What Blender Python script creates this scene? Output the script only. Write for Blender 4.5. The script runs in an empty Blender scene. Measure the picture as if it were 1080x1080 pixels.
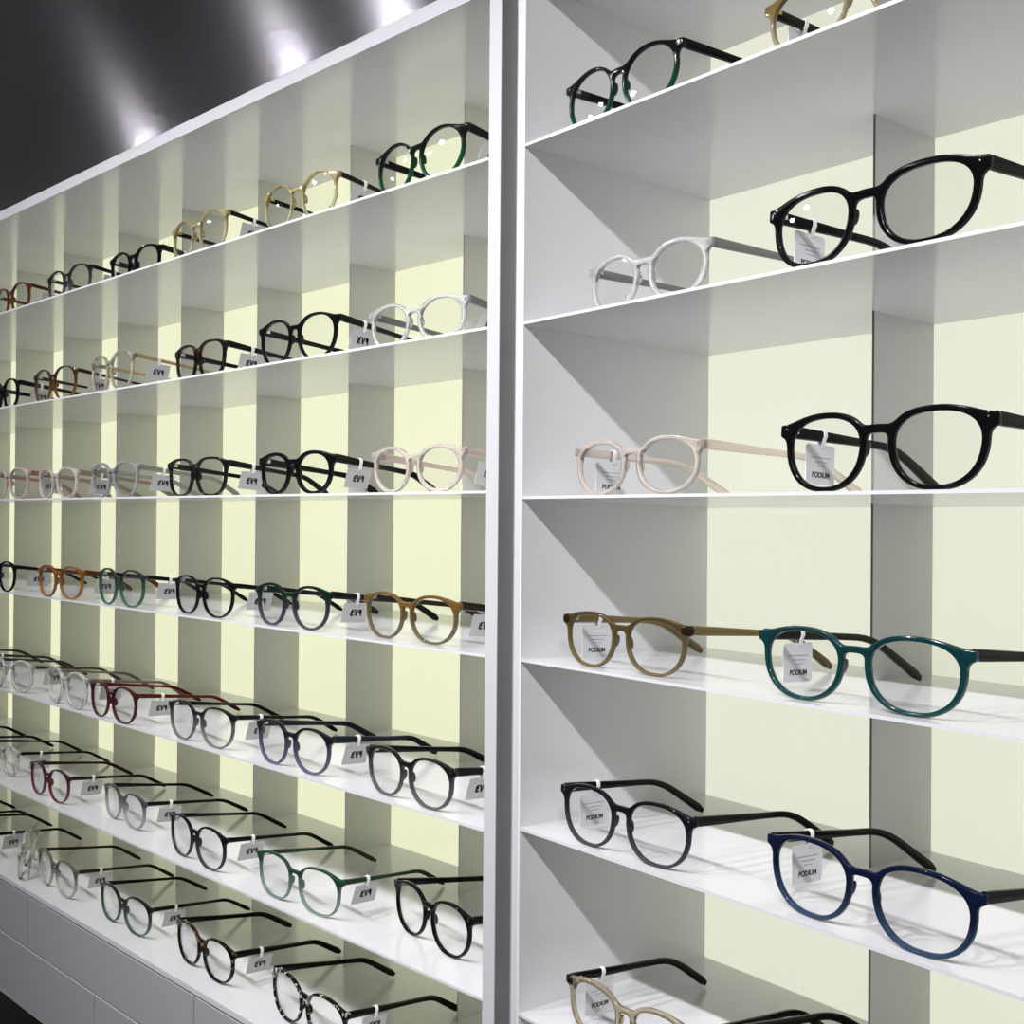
import bpy, bmesh, math
import numpy as np
from mathutils import Matrix, Vector

scn = bpy.context.scene
C = scn.collection
PI = math.pi

# ------------------------------------------------------------------ layout
ZC = 1.50                                   # eye height
F_PX = 1230.32
CAM_R = (0.62277326, 0.78236389, 0.00775942)
CAM_U = (-0.00046444, -0.00954777, 0.99995431)
CAM_F = (-0.78240223, 0.62274841, 0.00558273)
TH = 0.0022                                 # shelf sheet thickness
R_O, R_YAW, R_TILT, R_D, R_REC = (-0.71805, 0.58148), 0.0, 0.02188, 0.21719, 0.14019
L_O, L_YAW, L_TILT, L_D, L_REC = (-0.73877, 0.56165), 0.09659, -0.00455, 0.21626, 0.15145
R_Z = [0.42733, 0.29506, 0.15381, 0.01554, -0.11323, -0.24640, -0.39304]   # shelf undersides at the front
L_Z = [0.42024, 0.28562, 0.15048, 0.01994, -0.11060, -0.24905, -0.38326, -0.50714]
R_DECK, R_TOP = -0.530, 0.570
CEIL = ZC + 0.86

# ------------------------------------------------------------------ helpers
def tag(o, label=None, cat=None, group=None, kind=None):
    if label: o['label'] = label
    if cat: o['category'] = cat
    if group: o['group'] = group
    if kind: o['kind'] = kind
    return o

def link(o, parent=None):
    C.objects.link(o)
    if parent is not None: o.parent = parent
    return o

def empty(name, mat=None):
    o = bpy.data.objects.new(name, None)
    o.empty_display_size = 0.02
    if mat is not None: o.matrix_world = mat
    return link(o)

def mesh(name, verts, faces, mat, smooth=None):
    me = bpy.data.meshes.new(name)
    me.from_pydata([tuple(v) for v in verts], [], faces)
    me.update()
    if mat is not None: me.materials.append(mat)
    if smooth is not None:
        me.polygons.foreach_set('use_smooth', [True] * len(me.polygons))
        if smooth < 179: me.set_sharp_from_angle(angle=math.radians(smooth))
    return me

def obj(name, me, parent=None):
    return link(bpy.data.objects.new(name, me), parent)

class MB:
    """collects boxes and prisms for one mesh"""
    def __init__(s): s.v, s.f = [], []
    def add(s, v, f):
        n = len(s.v); s.v += [tuple(p) for p in v]; s.f += [tuple(i + n for i in q) for q in f]
    def box(s, x0, x1, y0, y1, z0, z1, tilt=0.0):
        """axis box; tilt drops z with depth y"""
        P = []
        for z in (z0, z1):
            for x, y in ((x0, y0), (x1, y0), (x1, y1), (x0, y1)):
                P.append((x, y, z - y * tilt))
        s.add(P, [(3, 2, 1, 0), (4, 5, 6, 7), (0, 1, 5, 4), (1, 2, 6, 5), (2, 3, 7, 6), (3, 0, 4, 7)])
    def hexa(s, P):
        s.add(P, [(3, 2, 1, 0), (4, 5, 6, 7), (0, 1, 5, 4), (1, 2, 6, 5), (2, 3, 7, 6), (3, 0, 4, 7)])
    def obj(s, name, mat, parent=None, bevel=0.0):
        me = mesh(name, s.v, s.f, mat)
        o = obj(name, me, parent)
        if bevel:
            m = o.modifiers.new('bevel', 'BEVEL'); m.width = bevel; m.segments = 2; m.limit_method = 'ANGLE'
        return o

# ------------------------------------------------------------------ materials
def nodes(name):
    m = bpy.data.materials.new(name); m.use_nodes = True
    nt = m.node_tree
    return m, nt, nt.nodes['Principled BSDF'], nt.nodes['Material Output']

def srgb(r, g, b):
    f = lambda c: (c / 255 / 12.92) if c <= 10 else ((c / 255 + 0.055) / 1.055) ** 2.4
    return (f(r), f(g), f(b), 1.0)

def plain(name, col, rough=0.4, metal=0.0, spec=0.5, noise=0.0):
    m, nt, p, out = nodes(name)
    p.inputs['Base Color'].default_value = col
    p.inputs['Roughness'].default_value = rough
    p.inputs['Metallic'].default_value = metal
    p.inputs['Specular IOR Level'].default_value = spec
    if noise:
        tc = nt.nodes.new('ShaderNodeTexCoord'); n = nt.nodes.new('ShaderNodeTexNoise')
        n.inputs['Scale'].default_value = 9.0; n.inputs['Detail'].default_value = 3
        mr = nt.nodes.new('ShaderNodeMapRange')
        mr.inputs['To Min'].default_value = max(0.02, rough - noise); mr.inputs['To Max'].default_value = rough + noise
        nt.links.new(tc.outputs['Object'], n.inputs['Vector'])
        nt.links.new(n.outputs['Fac'], mr.inputs['Value'])
        nt.links.new(mr.outputs['Result'], p.inputs['Roughness'])
    return m

M_LAM = plain('white_laminate', (0.62, 0.62, 0.635, 1), 0.15, noise=0.03)
M_EDGE_DIM = plain('white_lacquer_edge_dimmed', (0.48, 0.48, 0.50, 1), 0.6, spec=0.15)  # same white edge, colour darkened on the left unit to offset strong lamp light
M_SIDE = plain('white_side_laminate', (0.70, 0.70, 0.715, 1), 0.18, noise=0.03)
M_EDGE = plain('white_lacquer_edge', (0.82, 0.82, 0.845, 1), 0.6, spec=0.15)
M_PART = plain('partition_laminate', (0.56, 0.56, 0.555, 1), 0.30, noise=0.04)
M_DRAWER = plain('grey_drawer_front', (0.37, 0.36, 0.38, 1), 0.35)
M_ALU = plain('pale_metal_trim', (0.75, 0.75, 0.77, 1), 0.3, 0.6)
M_GAPSHADE = plain('gap_shade', (0.17, 0.165, 0.165, 1), 0.5)  # shade of the narrow gap between the units, painted as grey
M_DARK = plain('black_plinth', (0.012, 0.013, 0.014, 1), 0.4)
M_EDGE_SHADE = plain('shade_tone_edge', (0.16, 0.16, 0.15, 1), 0.4)  # partition front edge out of the light, its shade put into the colour
M_WALL = plain('plaster_wall', (0.35, 0.35, 0.36, 1), 0.8)
M_CEIL = plain('ceiling_paint', (0.12, 0.12, 0.12, 1), 0.9)
M_FLOOR = plain('dark_floor', (0.03, 0.03, 0.032, 1), 0.3, noise=0.08)
M_CAN = plain('black_lamp_housing', (0.02, 0.02, 0.02, 1), 0.4)
M_TAG = plain('tag_paper', (0.50, 0.50, 0.50, 1), 0.6)
M_TAGW = plain('tag_card_white', (0.70, 0.70, 0.72, 1), 0.45)
M_INK = plain('black_ink', (0.012, 0.012, 0.012, 1), 0.6)
M_INKG = plain('grey_ink', (0.30, 0.29, 0.33, 1), 0.6)
M_LOOP = plain('white_plastic_loop', (0.84, 0.84, 0.82, 1), 0.35)
M_STEEL = plain('polished_steel', (0.75, 0.75, 0.74, 1), 0.18, 1.0)
M_GOLD = plain('gold_hinge', (0.72, 0.53, 0.22, 1), 0.2, 1.0)

def glow_panel(name, col, strength, base):
    m, nt, p, out = nodes(name)
    p.inputs['Base Color'].default_value = base
    p.inputs['Roughness'].default_value = 0.35
    p.inputs['Emission Color'].default_value = col
    tc = nt.nodes.new('ShaderNodeTexCoord'); n = nt.nodes.new('ShaderNodeTexNoise')
    n.inputs['Scale'].default_value = 2.2; n.inputs['Detail'].default_value = 1
    mr = nt.nodes.new('ShaderNodeMapRange')
    mr.inputs['To Min'].default_value = strength * 0.95; mr.inputs['To Max'].default_value = strength * 1.05
    nt.links.new(tc.outputs['Object'], n.inputs['Vector'])
    nt.links.new(n.outputs['Fac'], mr.inputs['Value'])
    nt.links.new(mr.outputs['Result'], p.inputs['Emission Strength'])
    return m
M_GLOW_L = glow_panel('backlit_panel_lime', (0.92, 0.94, 0.64, 1), 0.81, (0.4, 0.4, 0.35, 1))
M_GLOW_R = glow_panel('backlit_panel_cream', (0.88, 0.90, 0.72, 1), 0.75, (0.4, 0.4, 0.38, 1))

def brushed():
    m, nt, p, out = nodes('brushed_dark_metal')
    p.inputs['Base Color'].default_value = (0.27, 0.26, 0.28, 1)
    p.inputs['Metallic'].default_value = 0.9
    p.inputs['Roughness'].default_value = 0.30
    p.inputs['Anisotropic'].default_value = 0.9
    p.inputs['Anisotropic Rotation'].default_value = 0.25
    t = nt.nodes.new('ShaderNodeTangent'); t.direction_type = 'UV_MAP'
    nt.links.new(t.outputs['Tangent'], p.inputs['Tangent'])
    tc = nt.nodes.new('ShaderNodeTexCoord'); mp = nt.nodes.new('ShaderNodeMapping')
    mp.inputs['Scale'].default_value = (3.0, 3.0, 420.0)
    n = nt.nodes.new('ShaderNodeTexNoise'); n.inputs['Scale'].default_value = 2.0
    mr = nt.nodes.new('ShaderNodeMapRange')
    mr.inputs['To Min'].default_value = 0.125; mr.inputs['To Max'].default_value = 0.155
    nt.links.new(tc.outputs['Object'], mp.inputs['Vector']); nt.links.new(mp.outputs['Vector'], n.inputs['Vector'])
    nt.links.new(n.outputs['Fac'], mr.inputs['Value']); nt.links.new(mr.outputs['Result'], p.inputs['Roughness'])
    return m
M_BRUSH = brushed()

def lens_mat():
    """thin demo lens: clear with a schlick mirror coat"""
    m, nt, p, out = nodes('clear_demo_lens')
    nt.nodes.remove(p)
    tr = nt.nodes.new('ShaderNodeBsdfTransparent'); tr.inputs['Color'].default_value = (0.988, 0.992, 0.99, 1)
    gl = nt.nodes.new('ShaderNodeBsdfGlossy'); gl.inputs['Roughness'].default_value = 0.015
    gl.inputs['Color'].default_value = (0.95, 1.0, 0.98, 1)
    lw = nt.nodes.new('ShaderNodeLayerWeight')
    pw = nt.nodes.new('ShaderNodeMath'); pw.operation = 'POWER'; pw.inputs[1].default_value = 5.0
    lw.inputs['Blend'].default_value = 0.5
    mr = nt.nodes.new('ShaderNodeMapRange'); mr.inputs['To Min'].default_value = 0.022; mr.inputs['To Max'].default_value = 0.75
    mx = nt.nodes.new('ShaderNodeMixShader')
    nt.links.new(lw.outputs['Facing'], pw.inputs[0]); nt.links.new(pw.outputs[0], mr.inputs['Value'])
    nt.links.new(mr.outputs['Result'], mx.inputs['Fac'])
    nt.links.new(tr.outputs[0], mx.inputs[1]); nt.links.new(gl.outputs[0], mx.inputs[2])
    nt.links.new(mx.outputs[0], out.inputs['Surface'])
    return m
M_LENS = lens_mat()

_ac = {}
def acetate(top, bot=None, t_top=0.0, t_bot=None, speck=None, key=None, rough=0.11, split=(0.25, 0.75)):
    """acetate sheet: colour and clearness may fade from the top of the part to its bottom; speck = tortoise flecks"""
    k = (top, bot, t_top, t_bot, speck, rough, split)
    if k in _ac: return _ac[k]
    bot = bot or top
    t_bot = t_top if t_bot is None else t_bot
    m, nt, p, out = nodes('acetate_%d' % len(_ac))
    p.inputs['Roughness'].default_value = rough
    p.inputs['IOR'].default_value = 1.49
    if t_top + (t_bot or 0) < 0.3: p.inputs['Specular IOR Level'].default_value = 0.16
    tc = nt.nodes.new('ShaderNodeTexCoord'); sx = nt.nodes.new('ShaderNodeSeparateXYZ')
    zs = nt.nodes.new('ShaderNodeMath'); zs.operation = 'MULTIPLY'; zs.inputs[1].default_value = 1 / 0.044
    nt.links.new(tc.outputs['Object'], sx.inputs[0]); nt.links.new(sx.outputs['Z'], zs.inputs[0])
    def ramp(c0, c1):
        r = nt.nodes.new('ShaderNodeValToRGB')
        r.color_ramp.elements[0].position = split[0]; r.color_ramp.elements[1].position = split[1]
        r.color_ramp.elements[0].color = c0; r.color_ramp.elements[1].color = c1
        nt.links.new(zs.outputs[0], r.inputs['Fac']); return r
    ct, cb = srgb(*top), srgb(*bot)
    col = ramp(cb, ct).outputs['Color']
    trn = ramp((t_bot,) * 3 + (1,), (t_top,) * 3 + (1,)).outputs['Color']
    if speck:
        n = nt.nodes.new('ShaderNodeTexNoise'); n.inputs['Scale'].default_value = 170.0; n.inputs['Detail'].default_value = 2
        nt.links.new(tc.outputs['Object'], n.inputs['Vector'])
        r = nt.nodes.new('ShaderNodeValToRGB'); r.color_ramp.elements[0].position = 0.56; r.color_ramp.elements[1].position = 0.66
        nt.links.new(n.outputs['Fac'], r.inputs['Fac'])
        mx = nt.nodes.new('ShaderNodeMix'); mx.data_type = 'RGBA'
        nt.links.new(r.outputs['Color'], mx.inputs['Factor'])
        nt.links.new(col, mx.inputs['A']); mx.inputs['B'].default_value = srgb(*speck)
        col = mx.outputs['Result']
    nt.links.new(col, p.inputs['Base Color'])
    nt.links.new(trn, p.inputs['Transmission Weight'])
    _ac[k] = m
    return m

# ------------------------------------------------------------------ spectacle geometry
KB = 0.91           # face-form bend of the front, w = KB u^2
NP = 2.25           # roundness of the rims

def rim_norm(x, y, a, b, flare, n):
    yn = y / b
    xw = a * (1 + flare * np.clip(yn, -1.2, 1.2) - flare * 0.35)
    return (np.abs(x / xw) ** n + np.abs(yn) ** n) ** (1 / n)

def smin(d1, d2, k):
    h = np.clip(0.5 + 0.5 * (d2 - d1) / k, 0, 1)
    return d2 * (1 - h) + d1 * h - k * h * (1 - h)

def capsule(X, Y, p, q, r):
    px, py = X - p[0], Y - p[1]; bx, by = q[0] - p[0], q[1] - p[1]
    h = np.clip((px * bx + py * by) / (bx * bx + by * by), 0, 1)
    return np.hypot(px - bx * h, py - by * h) - r

def march(F, x0, y0, st):
    """marching squares: closed outline loops of F < 0"""
    ny, nx = F.shape
    S = F < 0
    idx = (S[:-1, :-1] * 1 + S[:-1, 1:] * 2 + S[1:, 1:] * 4 + S[1:, :-1] * 8)
    nxt = {}
    pts = {}
    def ep(kind, i, j):
        k = (kind, i, j)
        if k not in pts:
            if kind == 0: f0, f1 = F[j, i], F[j, i + 1]; t = f0 / (f0 - f1); pts[k] = (x0 + (i + t) * st, y0 + j * st)
            else: f0, f1 = F[j, i], F[j + 1, i]; t = f0 / (f0 - f1); pts[k] = (x0 + i * st, y0 + (j + t) * st)
        return k
    T = {1: [(3, 0)], 2: [(0, 1)], 3: [(3, 1)], 4: [(1, 2)], 5: [(3, 0), (1, 2)], 6: [(0, 2)], 7: [(3, 2)],
         8: [(2, 3)], 9: [(2, 0)], 10: [(0, 1), (2, 3)], 11: [(2, 1)], 12: [(1, 3)], 13: [(1, 0)], 14: [(0, 3)]}
    js, is_ = np.nonzero((idx > 0) & (idx < 15))
    for j, i in zip(js.tolist(), is_.tolist()):
        for e0, e1 in T[int(idx[j, i])]:
            E = [lambda: ep(0, i, j), lambda: ep(1, i + 1, j), lambda: ep(0, i, j + 1), lambda: ep(1, i, j)]
            nxt[E[e0]()] = E[e1]()
    loops = []
    while nxt:
        k0 = next(iter(nxt)); loop = [k0]; k = nxt.pop(k0)
        while k != k0 and k in nxt:
            loop.append(k); k = nxt.pop(k)
        loops.append([pts[q] for q in loop])
    return loops

def resample(loop, step):
    P = np.array(loop + [loop[0]]); d = np.r_[0, np.cumsum(np.hypot(*np.diff(P, axis=0).T))]
    n = max(24, int(d[-1] / step)); t = np.linspace(0, d[-1], n, endpoint=False)
    Q = np.c_[np.interp(t, d, P[:, 0]), np.interp(t, d, P[:, 1])]
    return 0.25 * np.roll(Q, 1, 0) + 0.5 * Q + 0.25 * np.roll(Q, -1, 0)

def hole_pts(a, b, flare, n, rt, m):
    ai, bt, bb = a - rt[0], b - rt[1], b - rt[2]
    out = []
    for k in range(m):
        t = 2 * PI * k / m
        s, c = math.sin(t), math.cos(t)
        yn = math.copysign(abs(s) ** (2 / n), s); xn = math.copysign(abs(c) ** (2 / n), c)
        y = yn * (bt if yn > 0 else bb)
        out.append((ai * (1 + flare * yn - flare * 0.35) * xn, y))
    return out

def front_outline(a, b, g, st, o):
    n, fl = o['n'], o['flare']
    W = g / 2 + 2 * a
    x0, y0 = -W - 0.012, -0.006
    nx, ny = int(2 * -x0 / st) + 2, int((2 * b + 0.014) / st) + 2
    X, Y = np.meshgrid(x0 + np.arange(nx) * st, y0 + np.arange(ny) * st)
    cx = g / 2 + a
    d = np.minimum((rim_norm(X - cx, Y - b, a, b, fl, n) - 1) * b, (rim_norm(-(X + cx), Y - b, a, b, fl, n) - 1) * b)
    yb = b * o['bridge']
    bh = o['bh']
    arch = yb + 0.0005 - 8 * X * X
    br = np.maximum(np.abs(Y - arch) - bh, np.abs(X) - g / 2 - 0.004)
    d = smin(d, br, 0.0035)
    for s in (-1, 1):
        e = capsule(X, Y, (s * (W - 0.013), b * 1.60), (s * (W + 0.0060), b * o['vh']), o['ep'])
        e = np.maximum(e, s * X - W - 0.0042)
        d = smin(d, e, 0.007)
    return max(march(d, x0, y0, st), key=len)

def curve_front(a, b, g, o, st):
    cu = bpy.data.curves.new('front_outline', 'CURVE')
    cu.dimensions = '2D'; cu.fill_mode = 'BOTH'
    bev = 0.0010
    cu.extrude = o['depth'] / 2 - bev; cu.bevel_depth = bev; cu.bevel_resolution = 2; cu.offset = -bev
    loops = [resample(front_outline(a, b, g, st, o), st * 1.8)]
    m = 56 if st < 0.0008 else 40
    h = hole_pts(a, b, o['flare'], o['n'], o['rim'], m)
    cx = g / 2 + a
    for s in (-1, 1):
        q = [(s * (cx + x), b + y) for x, y in h]
        loops.append(np.array(q if s < 0 else q[::-1]))
    for lp in loops:
        sp = cu.splines.new('POLY'); sp.points.add(len(lp) - 1); sp.use_cyclic_u = True
        sp.points.foreach_set('co', np.c_[lp, np.zeros(len(lp)), np.ones(len(lp))].ravel())
    return obj('front_outline', cu)

def lens_mesh(a, b, g, s, o, m):
    h = hole_pts(a, b, o['flare'], o['n'], (o['rim'][0] - 0.0004, o['rim'][1] - 0.0004, o['rim'][2] - 0.0004), m)
    cx = g / 2 + a
    V, Fc = [], []
    rings = 5
    for side in (0, 1):
        base = len(V)
        V.append((s * cx, 0, b)); rr = [(0, 0)]
        for r in range(1, rings + 1):
            for x, y in h: V.append((s * (cx + x * r / rings), 0, b + y * r / rings))
        for i in range(base, len(V)):
            u, _, v = V[i]
            rho2 = ((abs(u) - cx) / a) ** 2 + ((v - b) / b) ** 2
            V[i] = (u, KB * u * u - 0.0012 * (1 - rho2) + 0.0016 * side - 0.0004, v)
        fs = []
        for k in range(m):
            fs.append((base, base + 1 + k, base + 1 + (k + 1) % m))
            for r in range(rings - 1):
                p = base + 1 + r * m
                fs.append((p + k, p + m + k, p + m + (k + 1) % m, p + (k + 1) % m))
        if (side == 1) == (s > 0): fs = [f[::-1] for f in fs]
        Fc += fs
    n1 = 1 + rings * m
    for k in range(m):
        p, q = 1 + (rings - 1) * m + k, 1 + (rings - 1) * m + (k + 1) % m
        f = (p, q, n1 + q, n1 + p)
        Fc.append(f if s > 0 else f[::-1])
    return mesh('lens', V, Fc, M_LENS, smooth=50)

def temple_mesh(name, a, b, g, s, o, mat, seg=26):
    W = g / 2 + 2 * a
    u0 = W + 0.0015; w0 = KB * u0 * u0 + 0.0012
    v0 = b * o['vh']
    L, wb = o['tl'], o['tl'] * o['wf']
    m1 = o['ts']
    def curve(m2):
        v, P = v0, []
        for i in range(seg + 1):
            w = L * i / seg
            P.append((w, v))
            x = min(max((w + L / seg / 2 - wb + o['wl'] / 4) / o['wl'], 0), 1); x = x * x * (3 - 2 * x)
            v -= (m1 + (m2 - m1) * x) * L / seg
        return P
    lo, hi = 0.0, 3.0
    hh_t = o['th'] * 1.1
    for _ in range(30):
        mid = (lo + hi) / 2
        if curve(mid)[-1][1] > hh_t * 0.9: lo = mid
        else: hi = mid
    P = curve(hi)
    V, Fc = [], []
    NS = 10
    for i, (w, v) in enumerate(P):
        f = i / seg
        hh = o['th'] * (1.15 - 0.42 * min(f / 0.45, 1) + 0.40 * max(0, (f - 0.62) / 0.38))
        tt = o['tt'] * (1.0 - 0.15 * f)
        if i == seg: hh *= 0.55; tt *= 0.6
        if i == 0: hh *= 0.95
        j0, j1 = max(i - 1, 0), min(i + 1, seg)
        tw, tv = P[j1][0] - P[j0][0], P[j1][1] - P[j0][1]
        ln = math.hypot(tw, tv); nw, nv = -tv / ln, tw / ln
        u = u0 - o['cv'] * f - 0.004 * max(0, f - 0.7) + s * o['tw'] * f
        for k in range(NS):
            t = 2 * PI * (k + 0.5) / NS
            c, sn = math.cos(t), math.sin(t)
            cx = math.copysign(abs(c) ** 0.55, c) * tt; cy = math.copysign(abs(sn) ** 0.55, sn) * hh
            V.append((s * (u + cx), w0 + w + cy * nw, v + cy * nv))
    for i in range(seg):
        for k in range(NS):
            q = (i * NS + k, i * NS + (k + 1) % NS, (i + 1) * NS + (k + 1) % NS, (i + 1) * NS + k)
            Fc.append(q if s < 0 else q[::-1])
    e0 = tuple(range(NS)); e1 = tuple(range(seg * NS, seg * NS + NS))
    Fc.append(e0[::-1] if s < 0 else e0); Fc.append(e1 if s < 0 else e1[::-1])
    me = mesh(name, V, Fc, mat, smooth=48)
    return me, (u0, w0, v0, P)

def ellipsoid(name, c, r, mat, rot=0.0, nu=12, nv=8):
    V, Fc = [], []
    for i in range(nv + 1):
        ph = PI * i / nv
        for k in range(nu):
            t = 2 * PI * k / nu
            x, y, z = r[0] * math.sin(ph) * math.cos(t), r[1] * math.sin(ph) * math.sin(t), r[2] * math.cos(ph)
            cr, sr = math.cos(rot), math.sin(rot)
            V.append((c[0] + x * cr - z * sr, c[1] + y, c[2] + x * sr + z * cr))
    for i in range(nv):
        for k in range(nu):
            Fc.append((i * nu + k, (i + 1) * nu + k, (i + 1) * nu + (k + 1) % nu, i * nu + (k + 1) % nu))
    me = mesh(name, V, Fc, mat, smooth=180)
    bm = bmesh.new(); bm.from_mesh(me); bmesh.ops.remove_doubles(bm, verts=bm.verts, dist=1e-7); bm.to_mesh(me); bm.free()
    return me

# price tag writing: eastern arabic digits 4 7 9 as pen strokes
def stroke_mesh(name, strokes, mat, wid, dep):
    mb = MB()
    for st in strokes:
        for (y0, z0), (y1, z1) in zip(st[:-1], st[1:]):
            dy, dz = y1 - y0, z1 - z0; l = math.hypot(dy, dz) or 1e-9
            ny, nz = -dz / l * wid / 2, dy / l * wid / 2
            ey, ez = dy / l * wid * 0.35, dz / l * wid * 0.35
            q = [(y0 - ey - ny, z0 - ez - nz), (y1 + ey - ny, z1 + ez - nz), (y1 + ey + ny, z1 + ez + nz), (y0 - ey + ny, z0 - ez + nz)]
            mb.hexa([(0, *p) for p in q] + [(dep, *p) for p in q])
    return mesh(name, mb.v, mb.f, mat)
def digits():
    four = [(0.85, 1.0), (0.25, 0.86), (0.15, 0.70), (0.70, 0.55), (0.12, 0.38), (0.10, 0.14), (0.40, 0.0), (0.90, 0.06)]
    seven = [(0.02, 1.0), (0.5, 0.0), (0.98, 1.0)]
    nine = [(0.72, 0.72)] + [(0.45 + 0.27 * math.cos(t), 0.72 + 0.27 * math.sin(t)) for t in np.linspace(0, 2 * PI, 9)] + [(0.74, 0.5), (0.80, 0.0)]
    out = []
    h, w, adv = 0.0056, 0.0034, 0.0047
    for i, d in enumerate((four, seven, nine)):
        out.append([(-0.0065 + i * adv + p[0] * w, -h / 2 + p[1] * h) for p in d])
    return stroke_mesh('price', out, M_INK, 0.0017, 0.00012)
ME_PRICE = digits()
def card_print(rows):
    mb = MB()
    for (y0, y1, z, h) in rows: mb.box(0, 0.0001, y0, y1, z - h / 2, z + h / 2)
    return mesh('fine_print', mb.v, mb.f, M_INKG)
ME_FINE = card_print([(-0.0105, 0.0105, 0.0045, 0.0005), (-0.0060, 0.0075, 0.0016, 0.0005), (-0.0035, 0.0055, -0.0010, 0.0004)])
TXT = bpy.data.curves.new('card_word', 'FONT'); TXT.body = 'PODIUM'; TXT.size = 0.0048; TXT.extrude = 0.00006; TXT.offset = 0.00018
TXT.align_x = 'CENTER'; TXT.align_y = 'CENTER'
TXT_O = obj('card_word', TXT)

def rounded_card(name, y0, y1, z0, z1, r, th, mat):
    pts = []
    for cy, cz, a0 in ((y1 - r, z1 - r, 0), (y0 + r, z1 - r, PI / 2), (y0 + r, z0 + r, PI), (y1 - r, z0 + r, 1.5 * PI)):
        for k in range(4):
            t = a0 + PI / 2 * k / 3; pts.append((cy + r * math.cos(t), cz + r * math.sin(t)))
    n = len(pts)
    V = [(-th / 2, *p) for p in pts] + [(th / 2, *p) for p in pts]
    Fc = [tuple(range(n))[::-1], tuple(range(n, 2 * n))] + [(k, (k + 1) % n, n + (k + 1) % n, n + k) for k in range(n)]
    return mesh(name, V, Fc, mat)
ME_CARD_S = rounded_card('price_tag', -0.0145, 0.0145, -0.0100, 0.0100, 0.0008, 0.0005, M_TAG)
ME_CARD_L = rounded_card('hang_tag', -0.0150, 0.0150, -0.0128, 0.0128, 0.0022, 0.0006, M_TAGW)

def loop_mesh(th, tt, drop):
    """flat white loop that wraps the temple"""
    hw = 0.0017
    ring = []
    for k in range(16):
        t = 2 * PI * k / 16; c, s = math.cos(t), math.sin(t)
        z = math.copysign(abs(s) ** 0.7, s) * (th + 0.0009); x = math.copysign(abs(c) ** 0.7, c) * (tt + 0.0008)
        if s < -0.3: z -= drop * min(1, (-s - 0.3) / 0.5); x *= 0.6
        ring.append((x, z))
    V, Fc = [], []
    for off in (0.0, 0.0005):
        for y in (-hw, hw):
            for x, z in ring:
                l = math.hypot(x, z) or 1
                V.append((x + off * x / l, y, z + off * z / l))
    n = 16
    for k in range(n):
        k2 = (k + 1) % n
        a0, a1, b0, b1 = k, n + k, 2 * n + k, 3 * n + k
        A0, A1, B0, B1 = k2, n + k2, 2 * n + k2, 3 * n + k2
        Fc += [(a0, A0, A1, a1), (b0, b1, B1, B0), (a0, b0, B0, A0), (a1, A1, B1, b1)]
    return mesh('tag_loop', V, Fc, M_LOOP, smooth=40)

# ------------------------------------------------------------------ glasses table
BLK = (9, 9, 10)
def opt(**k):
    d = dict(n=NP, flare=0.06, rim=(0.0028, 0.0026, 0.0021), bridge=1.50, bh=0.0021, ep=0.0029, vh=1.66,
             depth=0.0042, tl=0.140, ts=0.12, th=0.0033, tt=0.0019, cv=0.012, tw=0.0, wf=0.70, wl=0.024)
    d.update(k); return d
def optr(**k):
    d = dict(n=2.35, flare=0.11, cv=0.0, tw=0.022, tl=0.144, ts=0.05, wf=0.60, wl=0.040); d.update(k); return opt(**d)
THICK = dict(rim=(0.0041, 0.0036, 0.0030), bh=0.0026, ep=0.0036, th=0.0038, vh=1.62)
THIN = dict(rim=(0.0021, 0.0021, 0.0017), bh=0.0016, ep=0.0025, th=0.0024, tt=0.0015)
SQR = dict(n=2.7, flare=0.09, bridge=1.55)
blk = acetate(BLK)
blk2 = acetate((24, 20, 18))
ROWS_L = {1: 'top shelf', 2: 'second shelf', 3: 'third shelf', 4: 'fourth shelf', 5: 'fifth shelf', 6: 'sixth shelf', 7: 'bottom deck'}
ROWS_R = {0: 'topmost shelf', 1: 'second shelf', 2: 'third shelf', 3: 'fourth shelf', 4: 'fifth shelf', 5: 'lowest shelf'}
clear = acetate((250, 251, 251), t_top=0.76)
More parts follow.
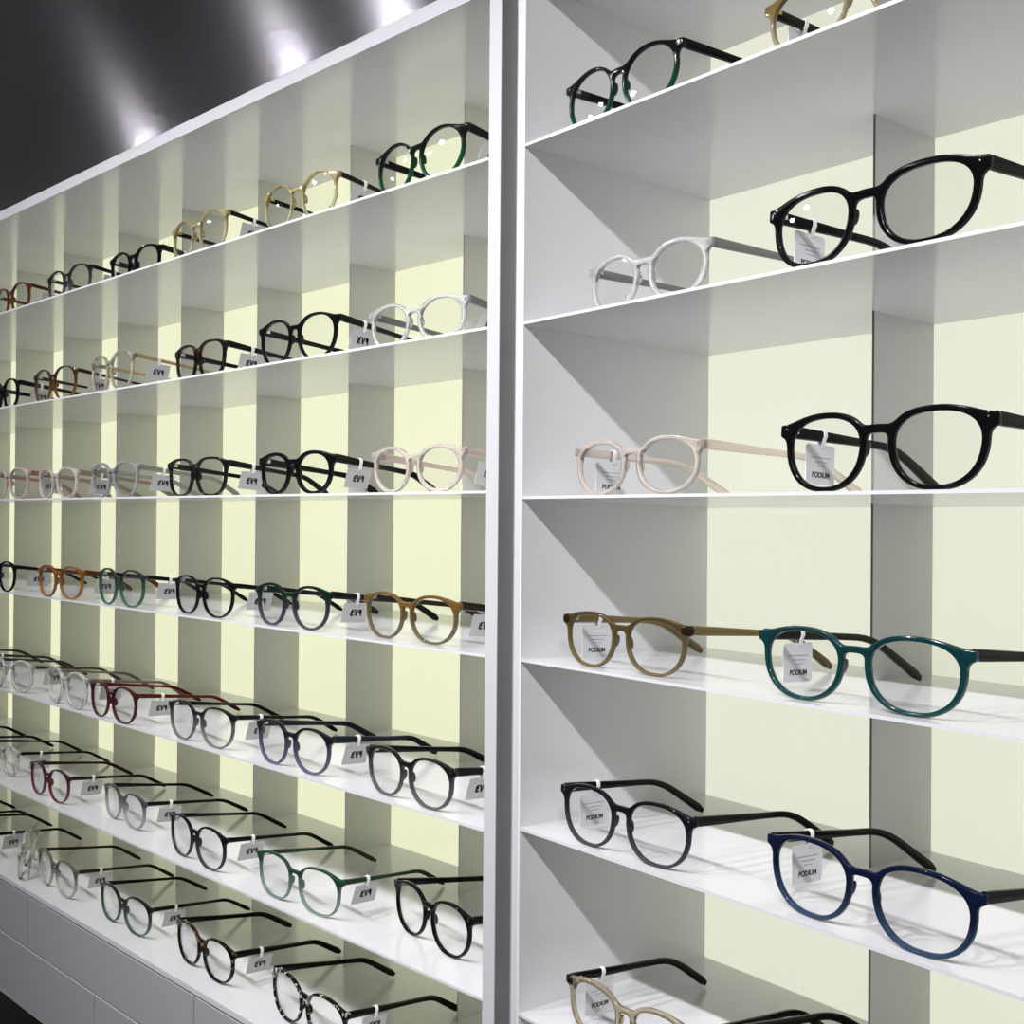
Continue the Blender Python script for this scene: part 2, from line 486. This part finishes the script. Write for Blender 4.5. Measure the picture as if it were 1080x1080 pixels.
GL = [
 # key, unit, shelf, (X, Y, yaw, a, b, g), front, temple, options, look, place
 ('R0b','R',0,(0.0914,0.0146,-0.0208,0.0273,0.0230,0.0090), acetate((14,16,15),(18,62,46)), blk, optr(n=2.1,flare=0.06), 'black round glasses with green inner rims', 'at the left of'),
 ('R0g','R',0,(0.2957,0.0203,0.0413,0.0314,0.0220,0.0118), acetate((120,102,60),(200,186,146),0.3,0.7), acetate((30,25,18)), optr(), 'khaki gold glasses with dark arms', 'at the right of'),
 ('R1c','R',1,(0.1105,0.0230,-0.0546,0.0285,0.0220,0.0110), clear, acetate((120,120,118),t_top=0.25), optr(n=2.15,flare=0.06,rim=(0.0036,0.0032,0.0030)), 'crystal clear round glasses with grey arms', 'at the left of'),
 ('R1b','R',1,(0.3113,0.0057,-0.0313,0.0327,0.0241,0.0136), blk, blk, optr(**THICK), 'glossy black glasses with a white card tag', 'at the right of'),
 ('R2p','R',2,(0.1177,-0.0071+0.012,-0.0455,0.0294,0.0205,0.0114), acetate((254,243,233),t_top=0.78), acetate((248,232,220),t_top=0.7), optr(n=2.2,flare=0.07,rim=(0.0036,0.0032,0.0030)), 'pale pink translucent glasses', 'at the left of'),
 ('R2b','R',2,(0.3197,-0.0056+0.012,0.0112,0.0306,0.0240,0.0131), blk, blk, optr(**THICK), 'black glasses with a white card tag', 'at the right of'),
 ('R3o','R',3,(0.0997,0.0134,0.0169,0.0282,0.0209,0.0099), acetate((70,56,24),(120,104,64),0.15,0.45), acetate((112,92,42),t_top=0.25), optr(cv=-0.003,tw=0.012), 'olive brown translucent glasses', 'at the left of'),
 ('R3t','R',3,(0.3014,0.0116,0.0084,0.0320,0.0229,0.0132), acetate((6,48,50),(8,58,58),0.1,0.2), acetate((26,22,16)), optr(rim=(0.0037,0.0030,0.0026)), 'teal green glasses with dark brown arms', 'at the right of'),
 ('R4k','R',4,(0.1045,0.0100,0.0292,0.0292,0.0224,0.0108), acetate((16,17,22),(58,60,68),0,0.15), blk, optr(tw=0.014), 'black riveted glasses fading to grey', 'at the left of'),
 ('R4u','R',4,(0.3082,0.0110,-0.0313,0.0328,0.0243,0.0130), acetate((12,20,44),(46,66,92),0,0.25,split=(0.1,0.6)), blk, optr(rim=(0.0037,0.0030,0.0026)), 'navy blue glasses with black arms', 'at the right of'),
 ('R5c','R',5,(0.1043,0.0158,0.0148,0.0288,0.0217,0.0099), acetate((206,192,164),t_top=0.8), blk, optr(rim=(0.0036,0.0034,0.0028),tw=0.010,wf=0.66), 'champagne clear glasses with black arms', 'at the left of'),
 ('R5d','R',5,(0.2540,0.0350,0.0,0.0320,0.0235,0.0125), blk, blk, optr(**THICK), 'plain black glasses', 'at the right of'),
 ('L1a','L',1,(-0.1080,0.0147,-0.0623,0.0297,0.0230,0.0086), acetate((14,18,16),(20,74,48)), blk, opt(n=2.05), 'black round glasses with green lower rims', 0),
 ('L1b','L',1,(-0.2928,0.0145,-0.0020,0.0274,0.0231,0.0155), acetate((214,198,140),(236,230,204),0.7,0.9), blk, opt(n=2.1,**THIN), 'clear gold glasses with black arms', 1),
 ('L1c','L',1,(-0.4927,0.0155,-0.0472,0.0283,0.0229,0.0139), acetate((214,198,140),(236,230,204),0.7,0.9), blk, opt(n=2.1,**THIN), 'clear gold glasses with black arms', 2),
 ('L1d','L',1,(-0.6785,0.0314,0.0196,0.0281,0.0207,0.0114), blk, blk, opt(), 'black glasses', 3),
 ('L1e','L',1,(-0.8554,0.0242,0.0093,0.0294,0.0217,0.0113), acetate((20,20,22),(96,98,100),0,0.3), blk, opt(**THIN), 'black glasses fading to grey', 4),
 ('L1f','L',1,(-1.0420,0.0208,-0.0159,0.0292,0.0222,0.0113), acetate((92,42,22),(128,74,48),0.1,0.35), acetate((84,38,20)), opt(**THIN), 'reddish tortoise brown glasses', 5),
 ('L2a','L',2,(-0.1249,0.0268,0.0158,0.0295,0.0208,0.0107), clear, acetate((110,110,108),t_top=0.25), opt(n=2.1,rim=(0.0036,0.0032,0.0030)), 'crystal clear round glasses with grey arms', 0),
 ('L2b','L',2,(-0.2995,0.0175,0.0096,0.0300,0.0230,0.0107), blk, blk, opt(flare=0.10), 'black glasses', 1),
 ('L2c','L',2,(-0.5066,0.0261,-0.0593,0.0285,0.0212,0.0062), acetate((16,15,14),speck=(70,48,28)), blk, opt(**SQR), 'squarish black glasses', 2),
 ('L2d','L',2,(-0.7015,0.0136,-0.0628,0.0296,0.0240,0.0093), acetate((242,230,212),t_top=0.85), acetate((160,140,104)), opt(**THIN), 'clear beige glasses with tan arms', 3),
 ('L2e','L',2,(-0.8814,0.0175,0.0190,0.0296,0.0230,0.0090), acetate((62,30,14),(140,86,30),0.05,0.4), acetate((56,22,14)), opt(**THIN), 'amber tortoise glasses', 4),
 ('L2f','L',2,(-1.0703,0.0222,-0.0783,0.0279,0.0222,0.0113), blk, blk, opt(), 'black glasses', 5),
 ('L3a','L',3,(-0.1152,0.0198,-0.0312,0.0292,0.0209,0.0098), acetate((253,241,233),t_top=0.72), acetate((226,204,194),t_top=0.5), opt(n=2.1,rim=(0.0036,0.0034,0.0030)), 'pale pink round glasses', 0),
 ('L3b','L',3,(-0.3047,0.0205,0.0079,0.0284,0.0215,0.0103), blk, blk, opt(flare=0.08,**THICK), 'thick black round glasses', 1),
 ('L3c','L',3,(-0.4963,0.0180,0.0133,0.0290,0.0214,0.0070), acetate((16,15,14),speck=(62,60,58)), blk, opt(**SQR), 'squarish black glasses', 2),
 ('L3d','L',3,(-0.6922,0.0138,-0.0254,0.0297,0.0218,0.0109), acetate((196,198,202),t_top=0.7), acetate((150,148,136),t_top=0.2), opt(), 'smoky grey crystal glasses', 3),
 ('L3e','L',3,(-0.8707,0.0183,-0.0305,0.0291,0.0205,0.0125), acetate((250,234,224),t_top=0.6), acetate((140,122,106)), opt(), 'pale peach glasses', 4),
 ('L3f','L',3,(-1.0309,0.0166,-0.0020,0.0292,0.0224,0.0125), acetate((244,224,218),t_top=0.6), acetate((150,118,108)), opt(tl=0.125), 'rose pink glasses', 5),
 ('L4a','L',4,(-0.1176,0.0158,-0.0275,0.0301,0.0210,0.0090), acetate((110,84,38),(128,116,86),0.3,0.6), acetate((34,24,14)), opt(flare=0.08), 'amber olive glasses with dark brown arms', 0),
 ('L4b','L',4,(-0.2906,0.0079,-0.0198,0.0284,0.0212,0.0132), acetate((14,30,24),(62,66,78),0,0.2), blk, opt(flare=0.08), 'dark green and grey glasses with black arms', 1),
 ('L4c','L',4,(-0.4661,0.0100,-0.0482,0.0309,0.0215,0.0098), blk, blk, opt(flare=0.08,**THIN), 'black glasses', 2),
 ('L4d','L',4,(-0.6521,-0.0015+0.006,-0.0253,0.0284,0.0222,0.0096), acetate((24,44,36),(60,112,84),0,0.3), blk, opt(**THIN), 'thin green glasses with black arms', 3),
 ('L4e','L',4,(-0.8232,-0.0087+0.012,0.0390,0.0281,0.0213,0.0109), acetate((130,74,20),(180,128,72),0.2,0.5), acetate((84,48,18)), opt(tl=0.125), 'orange amber glasses', 4),
 ('L4f','L',4,(-1.0264,0.0022,-0.0672,0.0286,0.0214,0.0114), blk, blk, opt(**THIN), 'black glasses', 5),
 ('L5a','L',5,(-0.1102,0.0104,-0.0545,0.0289,0.0216,0.0081), acetate((14,14,15),(92,94,100),0,0.3), blk, opt(flare=0.09), 'black glasses fading to grey', 0),
 ('L5b','L',5,(-0.2898,0.0105,0.0045,0.0281,0.0221,0.0105), acetate((16,18,24),(92,94,122),0,0.35), acetate((20,26,40)), opt(flare=0.08), 'black glasses with blue lower rims', 1),
 ('L5c','L',5,(-0.4646,0.0075,0.0222,0.0300,0.0216,0.0109), acetate((16,16,18),(130,132,136),0,0.5), blk, opt(flare=0.09,**THIN), 'black glasses with clear lower rims', 2),
 ('L5d','L',5,(-0.6669,0.0030,-0.0249,0.0289,0.0217,0.0101), acetate((66,22,24),(70,36,40),0,0.2), acetate((84,20,22)), opt(**THIN), 'burgundy glasses with dark red arms', 3),
 ('L5e','L',5,(-0.8056,0.0008+0.005,-0.0369,0.0288,0.0236,0.0117), clear, acetate((112,100,88)), opt(rim=(0.0036,0.0032,0.0030),th=0.0022), 'crystal clear glasses', 4),
 ('L5f','L',5,(-0.9941,0.0053,0.0628,0.0275,0.0224,0.0208), clear, acetate((60,54,48)), opt(rim=(0.0036,0.0032,0.0030),th=0.0022), 'crystal clear glasses', 5),
 ('L5g','L',5,(-1.19,0.010,0.0,0.029,0.022,0.011), blk, acetate((60,52,44)), opt(**THIN), 'thin brown glasses', 6),
 ('L6a','L',6,(-0.1177,0.0437,-0.1472,0.0292,0.0233,0.0085), blk, blk, opt(flare=0.09), 'black riveted glasses', 0),
 ('L6b','L',6,(-0.2858,0.0143,0.0245,0.0304,0.0224,0.0127), acetate((24,58,40),(150,172,160),0,0.6), acetate((34,56,36)), opt(n=2.5,flare=0.08,**THIN), 'green glasses fading to clear', 1),
 ('L6c','L',6,(-0.4840,0.0150,-0.0547,0.0301,0.0225,0.0097), acetate((16,15,18),(64,60,68),0,0.2), blk, opt(**THIN), 'thin black glasses', 2),
 ('L6d','L',6,(-0.6916,0.0307,-0.0710,0.0284,0.0211,0.0097), acetate((62,64,66),(196,198,200),0.1,0.6), blk, opt(**THIN), 'grey and clear glasses with black arms', 3),
 ('L6e','L',6,(-0.8803,0.0152,-0.0113,0.0285,0.0218,0.0113), acetate((58,14,28),(116,38,58),0,0.3), acetate((46,18,18)), opt(**THIN), 'raspberry red glasses', 4),
 ('L6f','L',6,(-1.0850,0.0300,-0.0288,0.0276,0.0218,0.0128), clear, blk, opt(rim=(0.0036,0.0032,0.0030),th=0.0022), 'crystal clear glasses with black arms', 5),
 ('L6g','L',6,(-1.26,0.015,0.0,0.029,0.022,0.011), blk, blk, opt(**THIN), 'thin black glasses', 6),
 ('L7a','L',7,(-0.2836,0.0250,-0.0747,0.0334,0.0239,0.0077), acetate((18,15,14),speck=(206,198,186)), blk, opt(flare=0.08), 'black glasses with pale speckles', 0),
 ('L7b','L',7,(-0.4894,0.0282,-0.0537,0.0315,0.0229,0.0085), acetate((18,15,14),speck=(120,92,62)), blk, opt(flare=0.08), 'black tortoise glasses', 1),
 ('L7c','L',7,(-0.6830,0.0281,-0.0066,0.0306,0.0224,0.0109), acetate((16,22,20),(70,96,88),0,0.3), blk, opt(**THIN), 'black glasses with greenish lower rims', 2),
 ('L7d','L',7,(-0.8795,0.0257,-0.0440,0.0303,0.0237,0.0124), acetate((110,100,92),(226,218,212),0.3,0.6), acetate((44,36,28)), opt(**THIN), 'pale beige glasses with brown arms', 3),
 ('L7e','L',7,(-1.0000,0.0300,-0.50,0.0273,0.0237,0.0112), clear, acetate((200,200,190),t_top=0.5), opt(rim=(0.0036,0.0032,0.0030),th=0.0020,tl=0.112,fold=1.45), 'white clear glasses turned sideways', 4),
 ('L7f','L',7,(-1.1400,0.0090,0.0105,0.0302,0.0236,0.0116), blk, blk, opt(**THIN), 'thin black glasses', 5),
 ('L7g','L',7,(-1.30,0.010,0.0,0.029,0.022,0.011), blk, blk, opt(**THIN), 'thin black glasses', 6),
]
NO_TAG = {'R0b', 'R1c', 'L7e', 'R5d'}
RIVET = {'R1b', 'R2b', 'R4k', 'R0b', 'L5a', 'L6a', 'R5c'}
ORD = ['at the right end', 'second from right', 'third from right', 'fourth from right', 'fifth from right', 'sixth from right', 'seventh from right']

M_R = Matrix.Translation((R_O[0], R_O[1], 0))
M_L = Matrix.Translation((L_O[0], L_O[1], 0)) @ Matrix.Rotation(L_YAW, 4, 'Z')

# outlines first, then one depsgraph pass
curves = {}
for key, un, sh, q, *_r in GL:
    o = _r[2]
    near = un == 'R'
    curves[key] = curve_front(q[3], q[4], q[5], o, 0.0006 if near else 0.0009)
bpy.context.view_layer.update()
dg = bpy.context.evaluated_depsgraph_get()
def to_mesh(o):
    me = bpy.data.meshes.new_from_object(o.evaluated_get(dg)); return me
ME_WORD = to_mesh(TXT_O)
fronts = {k: to_mesh(o) for k, o in curves.items()}
for o in list(curves.values()) + [TXT_O]:
    cu = o.data; bpy.data.objects.remove(o); bpy.data.curves.remove(cu)
for v in ME_WORD.vertices:                       # lay the word on the card face: x->depth, y->up
    x, y, z = v.co; v.co = (z, x, y)
ME_WORD.name = 'printed_word'; ME_WORD.materials.clear(); ME_WORD.materials.append(M_INK)

def make_glasses(key, un, sh, q, fm, tm, o, look, place):
    X, Y, yaw, a, b, g = q
    if un == 'R':
        z = ZC + R_Z[sh + 1] + TH - Y * R_TILT
        mat = M_R @ Matrix.Translation((X, Y, z)) @ Matrix.Rotation(-R_TILT, 4, 'X') @ Matrix.Rotation(yaw, 4, 'Z')
        label = '%s %s right unit\'s %s' % (look, place, ROWS_R[sh])
        group = 'glasses on the right unit\'s ' + ROWS_R[sh]
    else:
        z = ZC + L_Z[sh] + (TH if sh < 7 else 0) - Y * L_TILT
        mat = M_L @ Matrix.Translation((X, Y, z)) @ Matrix.Rotation(-L_TILT, 4, 'X') @ Matrix.Rotation(yaw, 4, 'Z')
        label = '%s %s on left unit\'s %s' % (look, ORD[place], ROWS_L[sh])
        group = 'glasses on the left unit\'s ' + ROWS_L[sh]
    root = empty('eyeglasses', mat)
    tag(root, label, 'glasses', group)
    # front frame
    me = fronts[key]; me.name = 'front_frame'
    bm = bmesh.new(); bm.from_mesh(me)
    bmesh.ops.remove_doubles(bm, verts=bm.verts, dist=2e-6)
    for v in bm.verts:
        x, y, zz = v.co
        v.co = (x, KB * x * x - zz, y)
    bmesh.ops.recalc_face_normals(bm, faces=bm.faces)
    bm.to_mesh(me); bm.free()
    me.materials.clear(); me.materials.append(fm)
    me.polygons.foreach_set('use_smooth', [True] * len(me.polygons)); me.set_sharp_from_angle(angle=math.radians(40))
    obj('front_frame', me, root)
    m = 56 if un == 'R' else 40
    for s in (-1, 1): obj('lens', lens_mesh(a, b, g, s, o, m), root)
    info = None
    for s in (-1, 1):
        tme, inf = temple_mesh('temple', a, b, g, s, o, tm)
        tp = obj('temple', tme, root)
        if o.get('fold'):                                         # folded shut behind the front
            hx, hy = s * inf[0], inf[1]
            tp.matrix_local = Matrix.Translation((hx, hy + (0.004 if s > 0 else 0.009), 0)) @ Matrix.Rotation(s * o['fold'], 4, 'Z') @ Matrix.Translation((-hx, -hy, 0))
        info = inf
    u0, w0, v0, P = info
    for s in (-1, 1):
        obj('nose_pad', ellipsoid('nose_pad', (s * (g / 2 + 0.0022), 0.0028, b * 1.04), (0.0010, 0.0028, 0.0048), fm, s * 0.22), root)
        hb = MB(); uu = W = g / 2 + 2 * a
        hb.box(min(s * (uu - 0.0030), s * (uu - 0.0006)), max(s * (uu - 0.0030), s * (uu - 0.0006)), w0 - 0.0005, w0 + 0.0065, v0 - 0.0016, v0 + 0.0016)
        hb.obj('hinge', M_GOLD if 'gold' in look else M_STEEL, root)
        if key in RIVET:
            for dv in (-0.0012, 0.0012):
                ur = g / 2 + 2 * a - 0.0012
                obj('rivet', ellipsoid('rivet', (s * ur, KB * ur * ur - o['depth'] / 2, b * 1.70 + dv), (0.0006, 0.0003, 0.0006), M_STEEL, nu=8, nv=6), root)
    if key in ('R3o', 'R5c'):                                        # dark corner blocks at the hinges
        for s in (-1, 1):
            W = g / 2 + 2 * a
            me = ellipsoid('corner_block', (0, 0, 0), (0.0056, 0.0027, 0.0038), acetate((30, 23, 18)), nu=16, nv=10)
            for v in me.vertices:
                q = [math.copysign(min(1, abs(c / r)) ** 0.6, c) * r for c, r in zip(v.co, (0.0056, 0.0027, 0.0038))]
                v.co = q
            cb = obj('corner_block', me, root); cb['label'] = 'dark brown corner block'
            cb.location = (s * (W - 0.0006), KB * W * W, b * 1.64)
    if key in NO_TAG: return root
    # hanging tag
    s = 1 if un == 'L' else -1
    big = un == 'R'
    wt = 0.031 if un == 'L' else 0.030
    f = wt / o['tl']
    vt = v0 - o['ts'] * wt
    ut = u0 - o['cv'] * f + s * o['tw'] * f
    hh = o['th'] * 0.85
    lp = obj('tag_loop', loop_mesh(hh, o['tt'], 0.0028), root)
    lp.location = (s * ut, w0 + wt, vt)
    card = obj('price_tag', ME_CARD_L if big else ME_CARD_S, root)
    hc = 0.0128 if big else 0.0100
    top = vt - hh - 0.0022
    sw = o.get('sw', 0.30) if un == 'L' else 0.0                # the foot of the tag swings inwards
    card.location = (s * ut - math.sin(sw) * hc, w0 + wt - (0.0015 if big else 0.0), max(top - hc, hc + 0.0012))
    card.rotation_euler = ((-0.02 if big else -0.06), sw, 0)
    e = 0.00034
    if big:
        fp = obj('fine_print', ME_FINE, card); fp.location = (e, 0, 0)
        wd = obj('printed_word', ME_WORD, card); wd.location = (e, 0.0005, -0.0068)
    else:
        pr = obj('price_figures', ME_PRICE, card); pr.location = (e - 0.00005, 0.0012, 0.0)
    return root

for row in GL: make_glasses(*row)

# ------------------------------------------------------------------ shelf units
def unit(name, M, zs, tilt, D, a0, a1, top, deck, parts_a, rec, glow, label, left):
    root = empty(name, M)
    tag(root, label, 'shelf')
    pt = 0.0136 if left else 0.0132
    lo, hi = (a0, 0.0) if left else (0.0, a1)
    zt = ZC + top
    # side panels
    for x0, x1 in ((lo - pt, lo), (hi, hi + pt)):
        mb = MB()
        if left and x0 == hi:
            mb.box(x0, x1 - 0.0008, 0.0008, 0.0165, ZC + deck - 0.006, zt); mb.box(x0, x0 + 0.008, 0.0165, D + 0.02, ZC + deck - 0.006, zt)
        else: mb.box(x0, x1, 0.0008, D + 0.02, ZC + deck - 0.006, zt)
        sp = mb.obj('side_panel', M_SIDE, root)
        mb = MB(); mb.box(x0, x1, 0, 0.0008, ZC + deck - 0.006, zt); mb.obj('edge_band', M_EDGE_DIM if left else M_EDGE, sp)
        if left and x0 == hi:
            mb = MB(); mb.box(x1 - 0.0008, x1, 0.0008, 0.0165, ZC + deck - 0.006, zt); mb.obj('gap_shade', M_GAPSHADE, sp)  # thin strip on the outer face, carries the painted gap shade
    mb = MB(); mb.box(lo, hi, D, D + 0.012, ZC + deck - 0.006, zt); mb.obj('backlit_panel', glow, root)
    zb = ZC + zs[0] if left else zt - 0.02
    mb = MB(); mb.box(lo, hi, 0.0008, D, zb, zt); tb = mb.obj('top_board', M_LAM, root)
    mb = MB(); mb.box(lo, hi, 0, 0.0008, zb, zt); mb.obj('edge_band', M_EDGE_DIM if left else M_EDGE, tb)
    sh = zs[1:-1] if left else zs
    for z in sh:
        mb = MB(); mb.box(lo, hi, 0, D, ZC + z, ZC + z + TH, tilt); mb.obj('shelf', M_LAM, root)
    mb = MB(); mb.box(lo, hi, 0, D, ZC + deck - 0.006, ZC + deck, tilt if left else 0); mb.obj('deck', M_LAM, root)
    # partitions, one upright per column, cut by the shelves
    levels = [deck] + sorted(sh) + [zs[0] if left else top - 0.02]
    for x in parts_a:
        mb = MB(); ed = MB()
        for z0, z1 in zip(levels[:-1], levels[1:]):
            zb = ZC + z0 + (TH if z0 != deck else 0.0)
            zz = [zb - rec * tilt, zb - D * tilt, ZC + z1 - rec * tilt, ZC + z1 - D * tilt]
            if z0 == deck and not left: zz[0] = zz[1] = zb
            if z1 == levels[-1]: zz[2] = zz[3] = ZC + z1
            def slab(m, y0, y1, t0, t1, t2, t3):
                m.hexa([(x - 0.0015, y0, t0), (x, y0, t0), (x, y1, t1), (x - 0.0015, y1, t1), (x - 0.0015, y0, t2), (x, y0, t2), (x, y1, t3), (x - 0.0015, y1, t3)])
            slab(mb, rec + 0.0008, D, *zz)
            slab(ed, rec, rec + 0.0008, zz[0], zz[0], zz[2], zz[2])
        p = mb.obj('partition', M_PART, root)
        ed.obj('edge_band', M_PART if left else M_EDGE_SHADE, p)
    return root

P_L = 0.19324
uL = unit('display_shelves', M_L, L_Z, L_TILT, L_D, -1.80, 0, 0.4335, L_Z[7], [-0.19914 - i * P_L for i in range(8)], L_REC, M_GLOW_L,
     'long white shelf unit with lime backlit panels at the left', True)
uR = unit('display_shelves', M_R, R_Z, R_TILT, R_D, 0, 1.10, R_TOP, R_DECK, [0.22587 + i * 0.2259 for i in range(4)], R_REC, M_GLOW_R,
     'tall white shelf unit with cream backlit panels at the right', False)

# base cabinets with drawer fronts
def cabinet(M, lo, hi, deck, joints1, joints2, label):
    root = empty('base_cabinet', M); tag(root, label, 'cabinet')
    zd = ZC + deck - 0.0075
    z1, z2, z3 = zd - 0.001, ZC - 0.5855, ZC - 0.6640
    mb = MB(); mb.box(lo, hi, 0.020, 0.235, z3, zd); mb.obj('carcass', M_DRAWER, root)
    mb = MB(); mb.box(lo, hi, 0.001, 0.020, z2 - 0.0012, z2 + 0.0012); mb.obj('metal_trim', M_ALU, root)
    mb = MB(); mb.box(lo, hi, 0.0, 0.020, z3 - 0.006, z3); mb.obj('metal_trim', M_ALU, root)
    for js, za, zb in ((joints1, z2 + 0.0012, z1), (joints2, z3, z2 - 0.0012)):
        e = [lo] + sorted(js) + [hi]
        for x0, x1 in zip(e[:-1], e[1:]):
            mb = MB(); mb.box(x0 + 0.0008, x1 - 0.0008, 0.0, 0.020, za, zb); mb.obj('drawer_front', M_DRAWER, root, 0.0004)
    mb = MB(); mb.box(lo, hi, 0.10, 0.235, 0.0, z3 - 0.006); mb.obj('plinth', M_DARK, root)
    return root
cabinet(M_L, -1.80, 0.0, L_Z[7], [-0.906, -0.456, -1.356], [-0.699, -0.249, -1.149, -1.599], 'grey drawer cabinet under the left shelf unit')
cabinet(M_R, 0.0, 1.10, R_DECK, [0.45], [0.65], 'grey drawer cabinet under the right shelf unit')

# dark brushed fascia over the left unit
me = bpy.data.meshes.new('fascia_panel')
x0, x1, z0, z1 = -1.814, 0.0136, ZC + 0.4335, CEIL
NSEG = 24
V, Fc = [], []
for i in range(NSEG + 1):
    z = z0 + (z1 - z0) * i / NSEG
    y = 0.012 - 0.25 * (z - z0) ** 2
    V += [(x0, y, z), (x1, y, z)]
n0 = len(V)
V += [(x0, 0.05, z0), (x1, 0.05, z0), (x1, 0.05, z1), (x0, 0.05, z1)]
for i in range(NSEG): Fc.append((2 * i, 2 * i + 1, 2 * i + 3, 2 * i + 2))
Fc.append((n0 + 3, n0 + 2, n0 + 1, n0))
me.from_pydata(V, [], Fc); me.update()
uv = me.uv_layers.new(name='UVMap')
for lp in me.loops:
    c = me.vertices[lp.vertex_index].co; uv.data[lp.index].uv = (c.x, c.z)
me.materials.append(M_BRUSH)
me.polygons.foreach_set('use_smooth', [True] * NSEG + [False])
fo = obj('fascia_panel', me); fo.matrix_world = M_L
tag(fo, 'dark brushed metal fascia above the left shelf unit', 'panel')

# ------------------------------------------------------------------ room shell
def struct(name, b, mat):
    mb = MB(); mb.box(*b); o = mb.obj(name, mat); o['kind'] = 'structure'; return o
struct('floor', (-3.4, 1.6, -2.6, 1.2, -0.05, 0.0), M_FLOOR)
struct('ceiling', (-3.4, 1.6, -2.6, 1.2, CEIL, CEIL + 0.05), M_CEIL)
struct('wall_back', (-3.4, 1.6, 0.86, 0.92, 0.0, CEIL), M_WALL)

# ------------------------------------------------------------------ ceiling spotlights
LY, LZ = -0.29, ZC + 0.775
LX = [-2.52, -1.96, -1.66, -1.32, -0.98, -0.63, -0.28, 0.07, 0.42]
def can_mesh():
    V, Fc = [], []
    prof = [(0.0, 0.085), (0.030, 0.085), (0.032, 0.082), (0.032, 0.0), (0.029, 0.0), (0.027, 0.012), (0.0, 0.014)]
    n = 20
    for r, z in prof:
        for k in range(n):
            t = 2 * PI * k / n; V.append((r * math.cos(t), r * math.sin(t), z))
    for i in range(len(prof) - 1):
        for k in range(n):
            Fc.append((i * n + k, (i + 1) * n + k, (i + 1) * n + (k + 1) % n, i * n + (k + 1) % n))
    return mesh('housing', V, Fc, M_CAN, smooth=40)
ME_CAN = can_mesh()
SPOT_W = [7, 12, 14, 31, 34, 36, 27, 27, 32]
for i, x in enumerate(LX):
    r = empty('ceiling_spotlight', Matrix.Translation((x, LY, LZ)))
    tag(r, 'small black ceiling spotlight facing the glasses shelves', 'lamp', 'ceiling spotlights facing the shelves')
    obj('housing', ME_CAN, r)
    ld = bpy.data.lights.new('spot_beam', 'SPOT'); ld.shadow_soft_size = 0.017
    ld.spot_size = math.radians(150 if i < 3 else 80 if i < 6 else 124); ld.spot_blend = 0.75 if i < 3 else 1.0
    ld.energy = SPOT_W[i]; ld.color = (0.975, 0.965, 1.0)
    lo = bpy.data.objects.new('spot_beam', ld); link(lo)
    d = Vector((0.0, 0.87, -0.90)).normalized()
    lo.matrix_world = Matrix.Translation((x, LY + 0.004, LZ - 0.004)) @ d.to_track_quat('-Z', 'Y').to_matrix().to_4x4()

w = bpy.data.worlds.new('shop_ambient'); scn.world = w; w.use_nodes = True
bg = w.node_tree.nodes['Background']
bg.inputs['Color'].default_value = (0.93, 0.94, 1.0, 1); bg.inputs['Strength'].default_value = 0.10

# ------------------------------------------------------------------ camera
cd = bpy.data.cameras.new('camera'); cam = bpy.data.objects.new('camera', cd); link(cam)
cd.sensor_fit = 'HORIZONTAL'; cd.sensor_width = 36.0; cd.lens = F_PX / 1080 * 36.0
cd.clip_start = 0.02; cd.clip_end = 50
R3 = Matrix((CAM_R, CAM_U, tuple(-c for c in CAM_F))).transposed()
cam.matrix_world = Matrix.Translation((0, 0, ZC)) @ R3.to_4x4()
scn.camera = cam

vs = scn.view_settings
vs.view_transform = 'Standard'; vs.look = 'None'; vs.gamma = 1.0; vs.use_curve_mapping = False
vs.exposure = 0.0
cy = scn.cycles
cy.max_bounces = 12; cy.transparent_max_bounces = 24; cy.transmission_bounces = 8; cy.diffuse_bounces = 5; cy.glossy_bounces = 5
cy.caustics_reflective = False; cy.caustics_refractive = False
